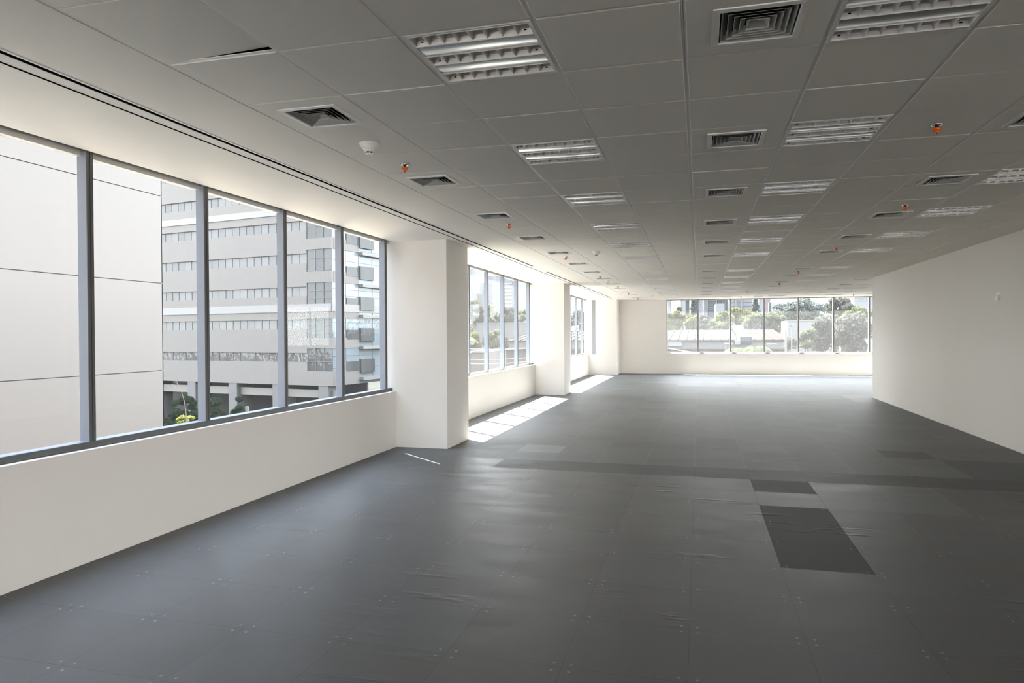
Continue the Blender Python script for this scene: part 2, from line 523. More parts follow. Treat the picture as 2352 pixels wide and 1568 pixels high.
# tiles, edges chamfered, each dropping slightly below the bars
def frustum(mb, x0, x1, y0, y1, zl, zu, c, lift=None):
    lo = [(x0 + c, y0 + c), (x1 - c, y0 + c), (x1 - c, y1 - c), (x0 + c, y1 - c)]
    up = [(x0, y0), (x1, y0), (x1, y1), (x0, y1)]
    L = lift or (0, 0, 0, 0)
    mb.loft([[(p[0], p[1], zl + L[i]) for i, p in enumerate(lo)], [(p[0], p[1], zl + .005 + L[i]) for i, p in enumerate(up)], [(p[0], p[1], zu + L[i]) for i, p in enumerate(up)]])
mt = MB()
rt = random.Random(3)
VH = 0.165                       # half size of the diffuser core
for j in range(NJ0, NJ1):
    for k in range(nk(j)):
        if (k, j) in lset: continue
        x0, y0 = GX + k * G + .010, GY + j * G + .007
        x1, y1 = GX + (k + 1) * G - .010, GY + (j + 1) * G - .007
        dz = rt.uniform(-.0012, .0012)
        z = CZ + dz
        if (k, j) in vset:
            cx, cy = (x0 + x1) / 2, (y0 + y1) / 2
            h = VH
            # a tile with a square hole: chamfered outside, straight inside
            o_lo = [(x0 + .004, y0 + .004), (x1 - .004, y0 + .004), (x1 - .004, y1 - .004), (x0 + .004, y1 - .004)]
            o_up = [(x0, y0), (x1, y0), (x1, y1), (x0, y1)]
            i_ = [(cx - h, cy - h), (cx + h, cy - h), (cx + h, cy + h), (cx - h, cy + h)]
            mt.loft([[(p[0], p[1], z + .016) for p in i_], [(p[0], p[1], z) for p in i_], [(p[0], p[1], z) for p in o_lo],
                     [(p[0], p[1], z + .005) for p in o_up], [(p[0], p[1], z + .016) for p in o_up]], False, False)
            continue
        lift = (0, 0, .024, .002) if (k, j) == (0, 0) else None
        frustum(mt, x0, x1, y0, y1, z, z + .016, .004, lift)
mt.build('ceiling_tiles', M_tile, ceiling)

# ------------------------------------------------------------------ linear slot diffusers
for i, (a, b) in enumerate(SLOTS):
    o = MB().box(-3.219, -3.203, a, b, CZ - .005, CZ - .0005).box(-3.167, -3.151, a, b, CZ - .005, CZ - .0005).box(-3.219, -3.151, a - .01, a, CZ - .005, CZ - .0005).box(-3.219, -3.151, b, b + .01, CZ - .005, CZ - .0005).build('linear_slot_diffuser', M_vent_frame)
    MB().box(-3.204, -3.166, a + .002, b - .002, CZ + .028, CZ + .05).box(-3.204, -3.2005, a + .002, b - .002, CZ - .003, CZ + .028).box(-3.1695, -3.166, a + .002, b - .002, CZ - .003, CZ + .028).build('air_duct', M_dark, o)
    bl = MB().loft([[(-3.192, a, CZ + .006), (-3.188, a, CZ + .004), (-3.179, a, CZ + .022), (-3.183, a, CZ + .024)], [(-3.192, b, CZ + .006), (-3.188, b, CZ + .004), (-3.179, b, CZ + .022), (-3.183, b, CZ + .024)]])
    bl.build('air_blade', M_gasket, o)
    tag(o, ['long black-slotted linear air diffuser in the plaster ceiling strip above the near windows',
            'shorter linear air diffuser in the plaster ceiling strip, ending near the back wall'][i], 'air vent')

# ------------------------------------------------------------------ recessed lights
ORD = ['first', 'second', 'third', 'fourth', 'fifth', 'sixth', 'seventh', 'eighth', 'ninth', 'tenth', 'eleventh', 'twelfth', 'thirteenth', 'fourteenth']
def make_light():
    root = empty('recessed_ceiling_light')
    H = 0.300
    f = MB()
    zl = CZ - .002
    for (a, b, c, d) in ((-H, H, -H, -H + .016), (-H, H, H - .016, H), (-H, -H + .016, -H + .016, H - .016), (H - .016, H, -H + .016, H - .016)):
        f.box(a, b, c, d, zl - CZ, .075)
    f.box(-H, H, -H, H, .075, .08)
    f.build('housing', M_vent_frame, root)
    W = .568 / 2
    tw, pw = .112, .116
    y = -W
    k = 0
    ys = []
    for i in range(5):
        wd = tw if i % 2 == 0 else pw
        ys.append((y, y + wd))
        y += wd
    for i, (a, b) in enumerate(ys):
        if i % 2:
            # concave reflector between two lamps
            rings = []
            n = 8
            top = []
            for q in range(n + 1):
                s_ = q / n
                yq = a + (b - a) * s_
                top.append((yq, .006 - .005 * math.sin(math.pi * s_)))
            prof = top
            m = MB()
            m.add([(-W, p[0], p[1]) for p in prof] + [(W, p[0], p[1]) for p in prof], [(q, q + 1, n + 2 + q, n + 1 + q) for q in range(n)])
            m.build('reflector', M_reflector, root, smooth=True)
        else:
            c = (a + b) / 2
            m = MB()
            # trough with sloping parabolic sides
            pr = [(a + .003, -.001), (a + .012, .022), (a + .030, .045), (c - .015, .062), (c + .015, .062), (b - .030, .045), (b - .012, .022), (b - .003, -.001)]
            m.add([(-W, p[0], p[1]) for p in pr] + [(W, p[0], p[1]) for p in pr], [(q, q + 1, 9 + q, 8 + q) for q in range(7)])
            m.box(-W, W, a, a + .0035, -.003, .01).box(-W, W, b - .0035, b, -.003, .01)
            # cross blades, thin at the lip and thick above
            for q in range(0, 9):
                x = -W + 2 * W * q / 8
                t1 = .016
                vs = [(x, a + .003, -.001), (x, b - .003, -.001), (x - t1, a + .010, .032), (x + t1, a + .010, .032), (x + t1, b - .010, .032), (x - t1, b - .010, .032)]
                m.add(vs, [(0, 2, 5, 1), (0, 1, 4, 3), (0, 3, 2), (1, 5, 4), (2, 3, 4, 5)])
            lo = m.build('louvre', M_louvre, root)
            MB().tube([(-W + .01, c, .050), (W - .01, c, .050)], .008, 10).build('tube', M_white_plastic, lo)
            MB().box(-W + .030, -W + .042, b - .0125, b - .009, .014, .019).build('clip', M_gasket, lo)
            MB().box(W - .042, W - .030, b - .0125, b - .009, .014, .019).build('clip', M_gasket, lo)
    return root
COLNAME = {2.5: 'in the row nearest the left windows', 5.5: 'in the row right of the centre vents', 8.5: 'in the row along the right wall', 11.5: 'in the row past the right wall end'}
proto = make_light()
cnt = {}
used = False
for k, j in sorted(LIGHTS, key=lambda q: (q[0], q[1])):
    x, y = GX + k * G, GY + j * G
    if y < 2.6 and not (j == 1.5 and k < 6): continue      # out of the photograph, above and behind the camera
    if k == 8.5 and j < 7: continue
    o = proto if not used else copy_tree(proto)
    used = True
    o.location = (x, y, CZ)
    n_ = cnt.get(k, 0)
    cnt[k] = n_ + 1
    tag(o, 'louvred ceiling light, %s from the camera %s' % (ORD[n_], COLNAME[k]), 'ceiling light', 'recessed louvred ceiling lights')

# ------------------------------------------------------------------ air vents
def make_vent():
    root = empty('square_air_vent')
    fr = MB()
    o, i = .190, .160
    def ring(mb, ro, ri, zo, zi, th=.0015):
        def sq(h, z): return [(-h, -h, z), (h, -h, z), (h, h, z), (-h, h, z)]
        mb.loft([sq(ro, zo), sq(ri, zi), sq(ri, zi + th), sq(ro, zo + th), sq(ro, zo)], False, False)
    def sq(h, z): return [(-h, -h, z), (h, -h, z), (h, h, z), (-h, h, z)]
    fr.loft([sq(o, .002), sq(o, -.006), sq(i + .004, -.009), sq(i, -.004), sq(i, .05)], False, False)
    fr.build('frame', M_vent_frame, root)
    MB().box(-.163, .163, -.163, .163, .085, .09).box(-.163, -.160, -.163, .163, .045, .085).box(.160, .163, -.163, .163, .045, .085).box(-.163, .163, -.163, -.160, .045, .085).box(-.163, .163, .160, .163, .045, .085).build('duct_neck', M_dark, root)
    for r0 in (.152, .126, .100, .074):
        m = MB()
        # curved cone ring: lip low outside, rising inward
        prof = [(r0, -.004), (r0 - .003, .003), (r0 - .011, .012), (r0 - .024, .021)]
        m.loft([sq(a, b) for a, b in prof], False, False)
        nf = len(m.f)
        # plenum shade painted black on the upper side of each blade
        m.loft([sq(a + .0010, b + .0014) for a, b in prof[::-1]], False, False)
        m.loft([sq(r0, -.004), sq(r0 + .0010, -.0026)], False, False)
        o_ = m.build('cone_blade', M_vent, root)
        o_.data.materials.append(M_dark)
        for i_, p_ in enumerate(o_.data.polygons):
            if nf <= i_ < 2 * nf: p_.material_index = 1
    m = MB().loft([sq(.048, -.004), sq(.045, .003), sq(.034, .013), sq(.014, .023)], False, True)
    m.build('centre_cone', M_vent, root)
    return root
VNAME = {0.5: 'in the row beside the plaster strip', 4.5: 'in the row down the middle', 7.5: 'in the row right of the middle lights', 10.5: 'in the row past the right wall end'}
proto = make_vent()
cnt = {}
used = False
for k, j in sorted(VENTS, key=lambda q: (q[0], q[1])):
    if k > 11: continue
    x, y = GX + k * G, GY + j * G
    if y < 2.6 and not (k == 4.5 and j == 1.5): continue
    o = proto if not used else copy_tree(proto)
    used = True
    o.location = (x, y, CZ)
    n_ = cnt.get(k, 0)
    cnt[k] = n_ + 1
    tag(o, 'square air vent, %s from the camera %s' % (ORD[n_], VNAME[k]), 'air vent', 'square ceiling air vents')

# ------------------------------------------------------------------ sprinklers
def make_sprinkler():
    root = empty('fire_sprinkler')
    MB().lathe([(.034, .001), (.036, -.004), (.030, -.010), (.022, -.013), (.016, -.010), (.014, -.002)], n=24, cap0=True, cap1=False).build('escutcheon', M_chrome, root, smooth=True)
    MB().lathe([(.010, .002), (.010, -.024), (.006, -.026), (.006, -.030)], n=12).build('sprinkler_body', M_gasket, root, smooth=True)
    m = MB()
    m.lathe([(.016, -.024), (.025, -.027), (.026, -.042), (.015, -.046), (.013, -.054), (.006, -.058)], n=8)
    m.build('protective_cap', M_orange, root)
    MB().lathe([(.003, -.058), (.003, -.064)], n=8).build('pin', M_gasket, root)
    return root
SPK = [(.5, 4.5, 'beside the nearest ceiling smoke detector on the left'), (.5, 9.5, 'second from the camera along the plaster strip'), (.5, 15.5, 'third from the camera along the plaster strip'),
       (.5, 22.5, 'fourth from the camera along the plaster strip'), (.5, 28.5, 'fifth from the camera along the plaster strip'), (.5, 33.5, 'sixth from the camera along the plaster strip'), (.5, 39.3, 'last one along the plaster strip by the back wall'),
       (6.5, 4.5, 'nearest one in the upper right corner'), (7.5, 9.5, 'second from the camera on the right, before the vents'), (7.5, 15.6, 'third from the camera on the right, beside a vent'),
       (7.5, 22.6, 'fourth from the camera on the right side'), (7.5, 28.6, 'fifth from the camera on the right side'), (6.5, 33.8, 'second to last one right of the middle lights'), (6.5, 39.4, 'last one right of the middle lights'), (12.6, 39.5, 'far right above the back window')]
proto = make_sprinkler()
for i, (k, j, d) in enumerate(SPK):
    o = proto if i == 0 else copy_tree(proto)
    o.location = (GX + k * G, GY + j * G, CZ)
    o.rotation_euler = (0, 0, random.uniform(0, 1))
    tag(o, 'ceiling fire sprinkler with orange cap, ' + d, 'sprinkler', 'orange-capped fire sprinklers')

def make_smoke():
    root = empty('smoke_detector')
    MB().lathe([(.056, .001), (.056, -.006), (.050, -.012), (.044, -.024), (.038, -.030)], n=32, cap1=True).build('base', M_white_plastic, root, smooth=False)
    MB().lathe([(.036, -.029), (.030, -.040), (.024, -.047)], n=32).build('body', M_white_plastic, root)
    MB().lathe([(.0205, -.045), (.0205, -.056)], n=24).build('sensing_slots', M_dark, root)
    MB().lathe([(.022, -.055), (.020, -.061), (.010, -.064)], n=24).build('cap', M_white_plastic, root, smooth=False)
    m = MB()
    for q in range(6):
        a = q * math.pi / 3
        m.box(.0205 * math.cos(a) - .0018, .0205 * math.cos(a) + .0018, .0205 * math.sin(a) - .0018, .0205 * math.sin(a) + .0018, -.057, -.044)
    m.build('ribs', M_white_plastic, root)
    return root
SMK = [(.5, 3.52, 'nearest one between a square vent and a sprinkler'), (1.5, 14.5, 'beside the fifth light of the left row'), (.5, 24.6, 'between vents beyond the second column'), (1.5, 36.4, 'farthest one near the back wall')]
proto = make_smoke()
for i, (k, j, d) in enumerate(SMK):
    o = proto if i == 0 else copy_tree(proto)
    o.location = (GX + k * G, GY + j * G, CZ)
    o.rotation_euler = (0, 0, .4 * i)
    o.scale = (1.25, 1.25, 1.25)
    tag(o, 'white dome smoke detector on the ceiling, ' + d, 'smoke detector', 'white smoke detectors')

# small box on the right wall
root = empty('wall_sensor', (4.17, 11.46, 2.07))
tag(root, 'small white plastic sensor box mounted high on the right wall', 'wall sensor')
MB().box(-.008, 0, -.062, .062, 0, .125).build('back_plate', M_white_plastic, root, bevel=.003)
MB().loft([[(-.008, -.045, .005), (-.008, .045, .005), (-.008, .045, .095), (-.008, -.045, .095)], [(-.030, -.030, .008), (-.030, .030, .008), (-.024, .028, .085), (-.024, -.028, .085)]]).build('cover', M_white_plastic, root, bevel=.003)
MB().box(-.0315, -.029, -.018, .018, .020, .045).build('lens', M_louvre, root)

#__EXTERIOR__
# ================================================================== outside
GZ = -9.0
M_white_bld = paint('white_cladding', (0.0722, 0.063, 0.056), 0.5, 0.02, 0.3)
M_joint = paint('cladding_joint', (0.039, 0.0351, 0.0312), 0.8, 0.05, 2)
def stone_mat():
    t = NT('grey_stone_cladding')
    p = t.pos()
    s = t.node('ShaderNodeSeparateXYZ')
    t.l.new(p, s.inputs[0])
    def dist(sock, off, per):
        f_ = t.M('FRACT', t.M('DIVIDE', t.M('SUBTRACT', sock, off), per))
        return t.M('MULTIPLY', t.M('MINIMUM', f_, t.M('SUBTRACT', 1.0, f_)), per)
    jx = t.M('LESS_THAN', dist(s.outputs[0], -11.2, 4.4), 0.035)
    jz = t.M('LESS_THAN', dist(s.outputs[2], 0.62, 1.18), 0.016)
    j = t.M('MAXIMUM', jx, t.M('MULTIPLY', jz, 0.5))
    n = t.noise(p, 0.6, 4.0)
    c = t.mixc(n, (0.0665, 0.0595, 0.0535, 1), (0.075, 0.0675, 0.061, 1))
    c = t.mixc(t.M('MULTIPLY', j, 0.55), c, (0.07, 0.06, 0.05, 1))
    t.bsdf(c, 0.6, 0, 0.3)
    return t.m
M_stone = stone_mat()
M_band = paint('white_band', (0.0857, 0.0831, 0.0792), 0.5, 0.02, 0.5)
M_soffit = paint('dark_undercroft', (0.0114, 0.0106, 0.0098), 0.8, 0.2, 0.5)
M_beam = paint('cream_beam', (0.0803, 0.0751, 0.067), 0.6, 0.03, 0.5)
def facade_glass(name, dark, lite, refl, rough=0.04):
    t = NT(name)
    p = t.pos()
    s = t.node('ShaderNodeSeparateXYZ')
    t.l.new(p, s.inputs[0])
    cx = t.node('ShaderNodeCombineXYZ')
    t.l.new(t.M('FLOOR', t.M('DIVIDE', t.M('ADD', s.outputs[0], s.outputs[1]), 1.1)), cx.inputs[0])
    t.l.new(t.M('FLOOR', t.M('DIVIDE', s.outputs[2], 3.55)), cx.inputs[1])
    wn_ = t.node('ShaderNodeTexWhiteNoise', noise_dimensions='2D')
    t.l.new(cx.outputs[0], wn_.inputs['Vector'])
    wav = t.noise(t.mapping(p, (1.6, 1.6, .5)), 1.0, 3.0, 0.6)
    nm = t.bump(wav, 0.05)
    f_ = t.M('MULTIPLY', t.M('ADD', wn_.outputs['Value'], wav), 0.5)
    col = t.mixc(f_, c4(dark), c4(lite))
    d = t.node('ShaderNodeBsdfDiffuse')
    t.l.new(col, d.inputs[0])
    g = t.node('ShaderNodeBsdfGlossy')
    g.inputs['Roughness'].default_value = rough
    g.inputs[0].default_value = (0.85, 0.92, 1.0, 1)
    t.l.new(nm, g.inputs['Normal'])
    m = t.node('ShaderNodeMixShader')
    m.inputs[0].default_value = refl
    t.l.new(d.outputs[0], m.inputs[1]); t.l.new(g.outputs[0], m.inputs[2])
    t.l.new(m.outputs[0], t.out.inputs[0])
    return t.m
M_ribbon = facade_glass('office_ribbon_glass', (0.034, 0.032, 0.030), (0.072, 0.068, 0.063), 0.03, 0.05)
M_cornerglass = facade_glass('office_corner_glass', (0.026, 0.026, 0.025), (0.050, 0.050, 0.047), 0.02)
M_blueglass = facade_glass('pale_blue_curtain_glass', (0.078, 0.089, 0.095), (0.092, 0.104, 0.110), 0.04, 0.02)
M_frame_dark = paint('grey_window_bars', (0.0563, 0.0511, 0.0461), 0.6, 0.05, 1)

M_ground = paint('city_ground', (0.0217, 0.0221, 0.0201), 0.9, 0.35, 0.08, spec=0.0)
struct(MB().box(-400, 400, -150, 650, GZ - .5, GZ).build('ground', M_ground))
struct(MB().box(-19, -4.6, -70, 21, GZ, GZ + .05).build('bounce_ground', paint('pale_bounce_ground', (0.4732, 0.4136, 0.3435), .9, .05, .2)))  # unseen pale ground added to bounce daylight up to the ceiling

# unseen slabs added below the windows to bounce sunlight onto the ceiling
struct(MB().box(-4.4, 19, BY + .4, BY + 6.5, -1.6, -1.3).build('bounce_slab', paint('grey_bounce_slab', (0.028, 0.0272, 0.0252), .9, .05, .4, spec=0.0)))
struct(MB().box(12.4, 19, -15, BY + .4, -1.6, -1.3).box(-4.4, 12.4, -15, -8.4, -1.6, -1.3).build('bounce_slab', paint('pale_bounce_slab', (0.56, 0.49, 0.4), .9, .05, .4, spec=0.0)))
# white clad tower right beside the windows
WBX, WBY = -19.1, 21.32
root = MB().box(-42, WBX - .04, 9.6, WBY - .04, GZ, 41).build('clad_building', M_joint)
m = MB()
z = 0.365 - 3 * 3.205
while z < 40:
    m.box(WBX - .04, WBX, 9.6, WBY, max(z + .014, GZ), z + 3.205 - .014)
    m.box(-42, WBX, WBY - .04, WBY, max(z + .014, GZ), z + 3.205 - .014)
    z += 3.205
m.build('cladding_panels', M_white_bld, root)
MB().box(-48, -34, -70, 9.5, GZ, 24.0).box(-34, -5.5, -40, -10, GZ, 40).build('sky_blocker', M_white_bld, root)  # unseen blocks added beside the tower to shut out sky light
tag(root, 'tall blank white panel-clad building filling the left of the first windows', 'building')

# grey office building with ribbon windows
root = empty('office_building', (-37.58, 65.90, 0), R(-9.8))
tag(root, 'grey stone office building with ribbon windows and raised ground floor seen through the near windows', 'building')
ZW = [(16.50 + 3.545 * q, 17.57 + 3.545 * q) for q in range(9, 0, -1)] + [(16.50, 17.57), (12.95, 14.02), (9.40, 10.48), (5.84, 6.90), (2.28, 3.34), (-1.33, -0.29)]  # top storeys out of view added to keep sky light off the floor
XL, XC = -34.0, -3.4
m = MB()
lev = [52.0] + [z for zz in ZW for z in (zz[1], zz[0])] + [-3.8]
for i in range(0, len(lev), 2):
    m.box(XL, XC, 0, 0.4, lev[i + 1], lev[i])
m.build('stone_bands', M_stone, root)
MB().box(XL, -.5, .55, 13.5, -3.8, 52.0).build('core', M_soffit, root)
for a, b in ((14.84, 15.55), (4.17, 4.99)):
    MB().box(XL, 0.10, -.10, .0, a, b).box(0.0, .10, -.10, 14, a, b).build('white_band', M_band, root)
for a, b in ZW:
    wv = MB().box(XL, XC, .22, .30, a, b).build('ribbon_window', M_ribbon, root)
    bars = MB()
    x = XC - 1.1
    while x > XL:
        bars.box(x - .018, x + .018, .18, .22, a, b)
        x -= 1.1
    bars.box(XL, XC, .15, .22, a, a + .05).box(XL, XC, .15, .22, b - .05, b)
    bars.build('window_bars', M_frame_dark, wv)
# glazed corner with stone bands
cz = [(21.5 + 3.545 * q, 22.7 + 3.545 * q) for q in range(9)] + [(10.85, 12.02), (7.28, 8.48), (4.17 - .75, 4.17), (0.22, 1.33), (-3.8, -2.23), (14.3, 15.55), (18, 19.2)]
m = MB()
for a, b in cz:
    m.box(XC, 0, -.02, .35, a, b)
    m.box(-.35, 0.02, .35, 4.7, a, b)
m.build('corner_stone_bands', M_stone, root)
cg = MB().box(XC, -.05, .10, .2, -3.8, 52).build('corner_glazing', M_cornerglass, root)
bars = MB()
for x in (XC + .03, -2.25, -1.1):
    bars.box(x - .03, x + .03, .03, .10, -2.2, 52)
for z in (13.3, 9.9, 9.0 - .4, 6.4, 5.2 + .4, 2.7, 1.9, -.5, -1.2):
    bars.box(XC, 0, .04, .10, z - .025, z + .025)
bars.build('window_bars', M_frame_dark, cg)
sg = MB().box(-.15, -.05, .2, 14.0, -3.8, 52).build('side_glazing', M_blueglass, root)
bars = MB()
for y in (1.2, 2.4, 4.7, 7.2, 9.7, 12):
    bars.box(-.05, -.01, y - .02, y + .02, -3.8, 52)
for z in (12.9, 11.1, 9.7, 6.6, 5.9, 3.0, 1.7, -.6, -1.9):
    bars.box(-.05, -.01, 0.2, 14, z - .02, z + .02)
bars.build('window_bars', paint('pale_glazing_bars', (0.0497, 0.0568, 0.0597), 0.5), sg)
for zc in (11.40, 7.85, 4.95 - .55, 0.9, -2.6):
    MB().box(-.05, .05, 2.5, 4.7, zc + .25, zc + 1.3).build('window_box', M_cornerglass, root)
    MB().box(-.05, 0.25, 4.7, 7.2, zc, zc + 1.5).build('window_bay', M_cornerglass, root)
    MB().box(-.05, 0.55, 4.7, 13.5, zc - .85, zc - .50).build('balcony_slab', M_beam, root)
MB().box(XL, 0, .6, .9, -5.14, -4.29).build('cream_beam', M_beam, root)
MB().box(XL, 0, 6.0, 6.3, GZ, -3.8).build('undercroft_wall', M_soffit, root)
for x in (-28.4, -21.7, -15.05, -8.4, -1.9):
    MB().box(x, x + 1.3, .05, 2.4, GZ, -3.8).build('concrete_pillar', paint('pillar_concrete', (0.0535, 0.0522, 0.0496), .7, .05, 1) if x < -28 else bpy.data.materials['pillar_concrete'], root)

# ------------------------------------------------------------------ plants
def leaf_mat(name, col, tr=0.5):
    t = NT(name)
    p = t.pos()
    n = t.noise(p, 0.9, 3.0, 0.6)
    a = t.mixc(n, c4([x * 0.65 for x in col]), c4([min(1, x * 1.35) for x in col]))
    d = t.node('ShaderNodeBsdfDiffuse')
    l = t.node('ShaderNodeBsdfTranslucent')
    t.l.new(a, d.inputs[0]); t.l.new(a, l.inputs[0])
    m_ = t.node('ShaderNodeMixShader')
    m_.inputs[0].default_value = tr
    t.l.new(d.outputs[0], m_.inputs[1]); t.l.new(l.outputs[0], m_.inputs[2])
    t.l.new(m_.outputs[0], t.out.inputs[0])
    return t.m
LEAF = {
    'yellow': leaf_mat('yellow_green_leaves', (0.066, 0.070, 0.030)),
    'mid': leaf_mat('mid_green_leaves', (0.06, 0.07, 0.042)),
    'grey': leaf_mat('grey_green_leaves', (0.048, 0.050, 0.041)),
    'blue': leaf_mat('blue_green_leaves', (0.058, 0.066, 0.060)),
    'dark': leaf_mat('dark_hedge_leaves', (0.022, 0.03, 0.016)),
    'bright': leaf_mat('bright_yellow_leaves', (0.12, 0.125, 0.028)),
}
M_bark = paint('tree_bark', (0.10, 0.085, 0.065), 0.9, 0.3, 2)

def crown_mesh(rng, rx, ry, rz, nb, nl, ls, cone=False, droop=0.0):
    V, F = [], []
    blobs = []
    for _ in range(nb):
        if cone:
            h = rng.random() ** 0.8
            rr = (1 - h) * .75 + .03
            a = rng.random() * 2 * math.pi
            blobs.append(((math.cos(a) * rr * rx * .6, math.sin(a) * rr * ry * .6, (h * 2 - 1) * rz), (rr * rx * .55 + .05 * rx)))
        else:
            while True:
                q = rng.uniform(-1, 1, 3)
                if np.dot(q, q) < 1: break
            q = q * .78
            blobs.append(((q[0] * rx, q[1] * ry, q[2] * rz), min(rx, rz) * rng.uniform(.22, .42)))
    per = nl // nb
    n = 0
    for c, r_ in blobs:
        d = rng.normal(size=(per, 3))
        d /= np.linalg.norm(d, axis=1)[:, None]
        d[:, 2] = np.abs(d[:, 2]) * np.where(rng.random(per) < .8, 1, -1)
        rad = r_ * rng.uniform(.75, 1.08, per)
        P = np.array(c) + d * rad[:, None] * np.array([1.15, 1.15, .85])
        P[:, 2] -= droop * rng.random(per) * rz
        A = rng.normal(size=(per, 3)); A /= np.linalg.norm(A, axis=1)[:, None]
        B = np.cross(A, d); B /= (np.linalg.norm(B, axis=1)[:, None] + 1e-6)
        s_ = ls * rng.uniform(.6, 1.3, per)[:, None]
        A = A * s_; B = B * s_ * .6
        Q = np.stack([P - A, P + B, P + A, P - B], 1).reshape(-1, 3)
        V += Q.tolist()
        F += [(n + 4 * i, n + 4 * i + 1, n + 4 * i + 2, n + 4 * i + 3) for i in range(per)]
        n += 4 * per
    return V, F, blobs
tseed = [11]
def tree(name, label, cat, u0, u1, vt, vb, Y, leaf, nl=2200, trunk=True, cone=False, droop=0.0, nb=16, group=None, ls=None, depth=1.0):
    tseed[0] += 1
    rng = np.random.default_rng(tseed[0])
    vm = (vt + vb) / 2
    a, b = pix(u0, vm, Y=Y), pix(u1, vm, Y=Y)
    rx = abs(b.x - a.x) / 2
    zt, zb_ = pix((u0 + u1) / 2, vt, Y=Y).z, pix((u0 + u1) / 2, vb, Y=Y).z
    zb_ = max(zb_, GZ + .05) if trunk else GZ + .02
    cx = (a.x + b.x) / 2
    rz = (zt - zb_) / 2
    root = empty(name, (cx, Y, GZ))
    tag(root, label, cat, group)
    V, F, blobs = crown_mesh(rng, rx, rx * depth, rz, nb, nl, ls or max(.06, Y * .0022), cone, droop)
    off = (zt + zb_) / 2 - GZ
    m = MB()
    m.v = [(p[0], p[1], p[2] + off) for p in V]
    m.f = F
    m.build('foliage', LEAF[leaf], root)
    if trunk:
        m = MB()
        tr_ = max(.10, rx * .07)
        m.tube([(0, 0, 0), (tr_ * .6, 0, off * .45), (0, 0, off)], [tr_, tr_ * .8, tr_ * .5], 8)
        for c, r_ in blobs[:6]:
            m.tube([(0, 0, off * .55), (c[0] * .5, c[1] * .5, off + c[2] * .3), (c[0], c[1], off + c[2])], [tr_ * .45, tr_ * .3, tr_ * .15], 6)
        m.build('trunk', M_bark, root)
    return root

GB = 'trees outside the back window'
tree('broad_tree', 'broad yellow-green tree at the left edge of the back window', 'tree', 1528, 1578, 709, 770, 128, 'yellow', 3600, group=GB)
tree('broad_tree', 'small distant round tree above the leftmost yellow-green tree in the back window', 'tree', 1554, 1565, 703, 716, 190, 'mid', 500, group=GB)
tree('pine_tree', 'slender grey conifer left of the second bar of the back window', 'tree', 1582, 1603, 686, 728, 165, 'blue', 2200, cone=True, nb=60, group=GB)
tree('broad_tree', 'yellowish tree below the slender conifer in the back window', 'tree', 1572, 1606, 717, 768, 126, 'yellow', 2400, group=GB)
tree('broad_tree', 'pale greyish tree right of the second bar of the back window', 'tree', 1602, 1634, 718, 768, 128, 'grey', 2200, group=GB)
tree('broad_tree', 'low bushy tree behind the shed ridge in the second pane of the back window', 'tree', 1625, 1662, 733, 768, 124, 'mid', 2000, group=GB)
tree('broad_tree', 'bright yellow-crowned tree left of the third bar of the back window', 'tree', 1642, 1684, 711, 764, 134, 'yellow', 2800, group=GB)
tree('broad_tree', 'wide light green tree right of the third bar of the back window', 'tree', 1676, 1734, 703, 764, 138, 'yellow', 3400, group=GB)
tree('pine_tree', 'tall dark conical conifer in the third pane of the back window', 'tree', 1723, 1747, 678, 724, 150, 'blue', 2600, cone=True, nb=60, group=GB)
tree('broad_tree', 'dense green tree in front of the tall dark conifer', 'tree', 1706, 1760, 716, 766, 128, 'mid', 3200, group=GB)
tree('broad_tree', 'round green tree right of the fourth bar of the back window', 'tree', 1754, 1802, 707, 766, 126, 'mid', 2800, group=GB)
tree('broad_tree', 'huge dense bluish tree around the fifth bar of the back window', 'tree', 1772, 1906, 678, 772, 150, 'blue', 9000, nb=44, group=GB)
tree('broad_tree', 'distant wide rounded tree at the top right of the back window', 'tree', 1882, 1974, 679, 728, 175, 'grey', 4200, nb=24, group=GB)
tree('broad_tree', 'yellow-green tree at the right end of the back window', 'tree', 1930, 2010, 695, 750, 120, 'yellow', 3800, group=GB)
tree('feathery_tree', 'tall feathery grey-green tree left of the sixth bar of the back window', 'tree', 1860, 1920, 712, 812, 78, 'grey', 6500, nb=30, droop=.35, group=GB)
tree('feathery_tree', 'large feathery grey tree with a pale trunk in the last pane of the back window', 'tree', 1914, 2004, 714, 806, 76, 'grey', 8000, nb=34, droop=.3, group=GB)
tree('broad_tree', 'mid-height leafy tree just right of the fifth bar of the back window', 'tree', 1834, 1876, 744, 812, 74, 'mid', 3200, group=GB)
tree('shrub', 'bright yellow-green rounded shrub at the foot of the back window view', 'shrub', 1802, 1868, 789, 822, 62, 'bright', 3200, trunk=False, group=None)
tree('thin_tree', 'thin loose young tree left of the fifth bar of the back window', 'tree', 1794, 1834, 764, 806, 70, 'grey', 900, group=GB)
tree('shrub', 'small pale green shrub beside the shed wall in the second pane', 'shrub', 1645, 1656, 801, 816, 66, 'mid', 400, trunk=False)

tree('broad_tree', 'hazy tree filling the gap behind the sixth bar of the back window', 'tree', 1884, 1944, 712, 806, 90, 'grey', 3600, nb=26, group=GB)
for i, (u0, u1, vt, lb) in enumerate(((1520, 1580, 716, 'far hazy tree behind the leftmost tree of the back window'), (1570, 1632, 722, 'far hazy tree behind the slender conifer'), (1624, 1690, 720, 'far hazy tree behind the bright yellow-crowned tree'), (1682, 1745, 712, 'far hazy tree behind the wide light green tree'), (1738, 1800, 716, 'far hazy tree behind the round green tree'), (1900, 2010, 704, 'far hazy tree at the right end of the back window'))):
    tree('broad_tree', lb, 'tree', u0, u1, vt, 778, 205 + 3 * i, 'grey', 4200, nb=26, trunk=False, group=GB)

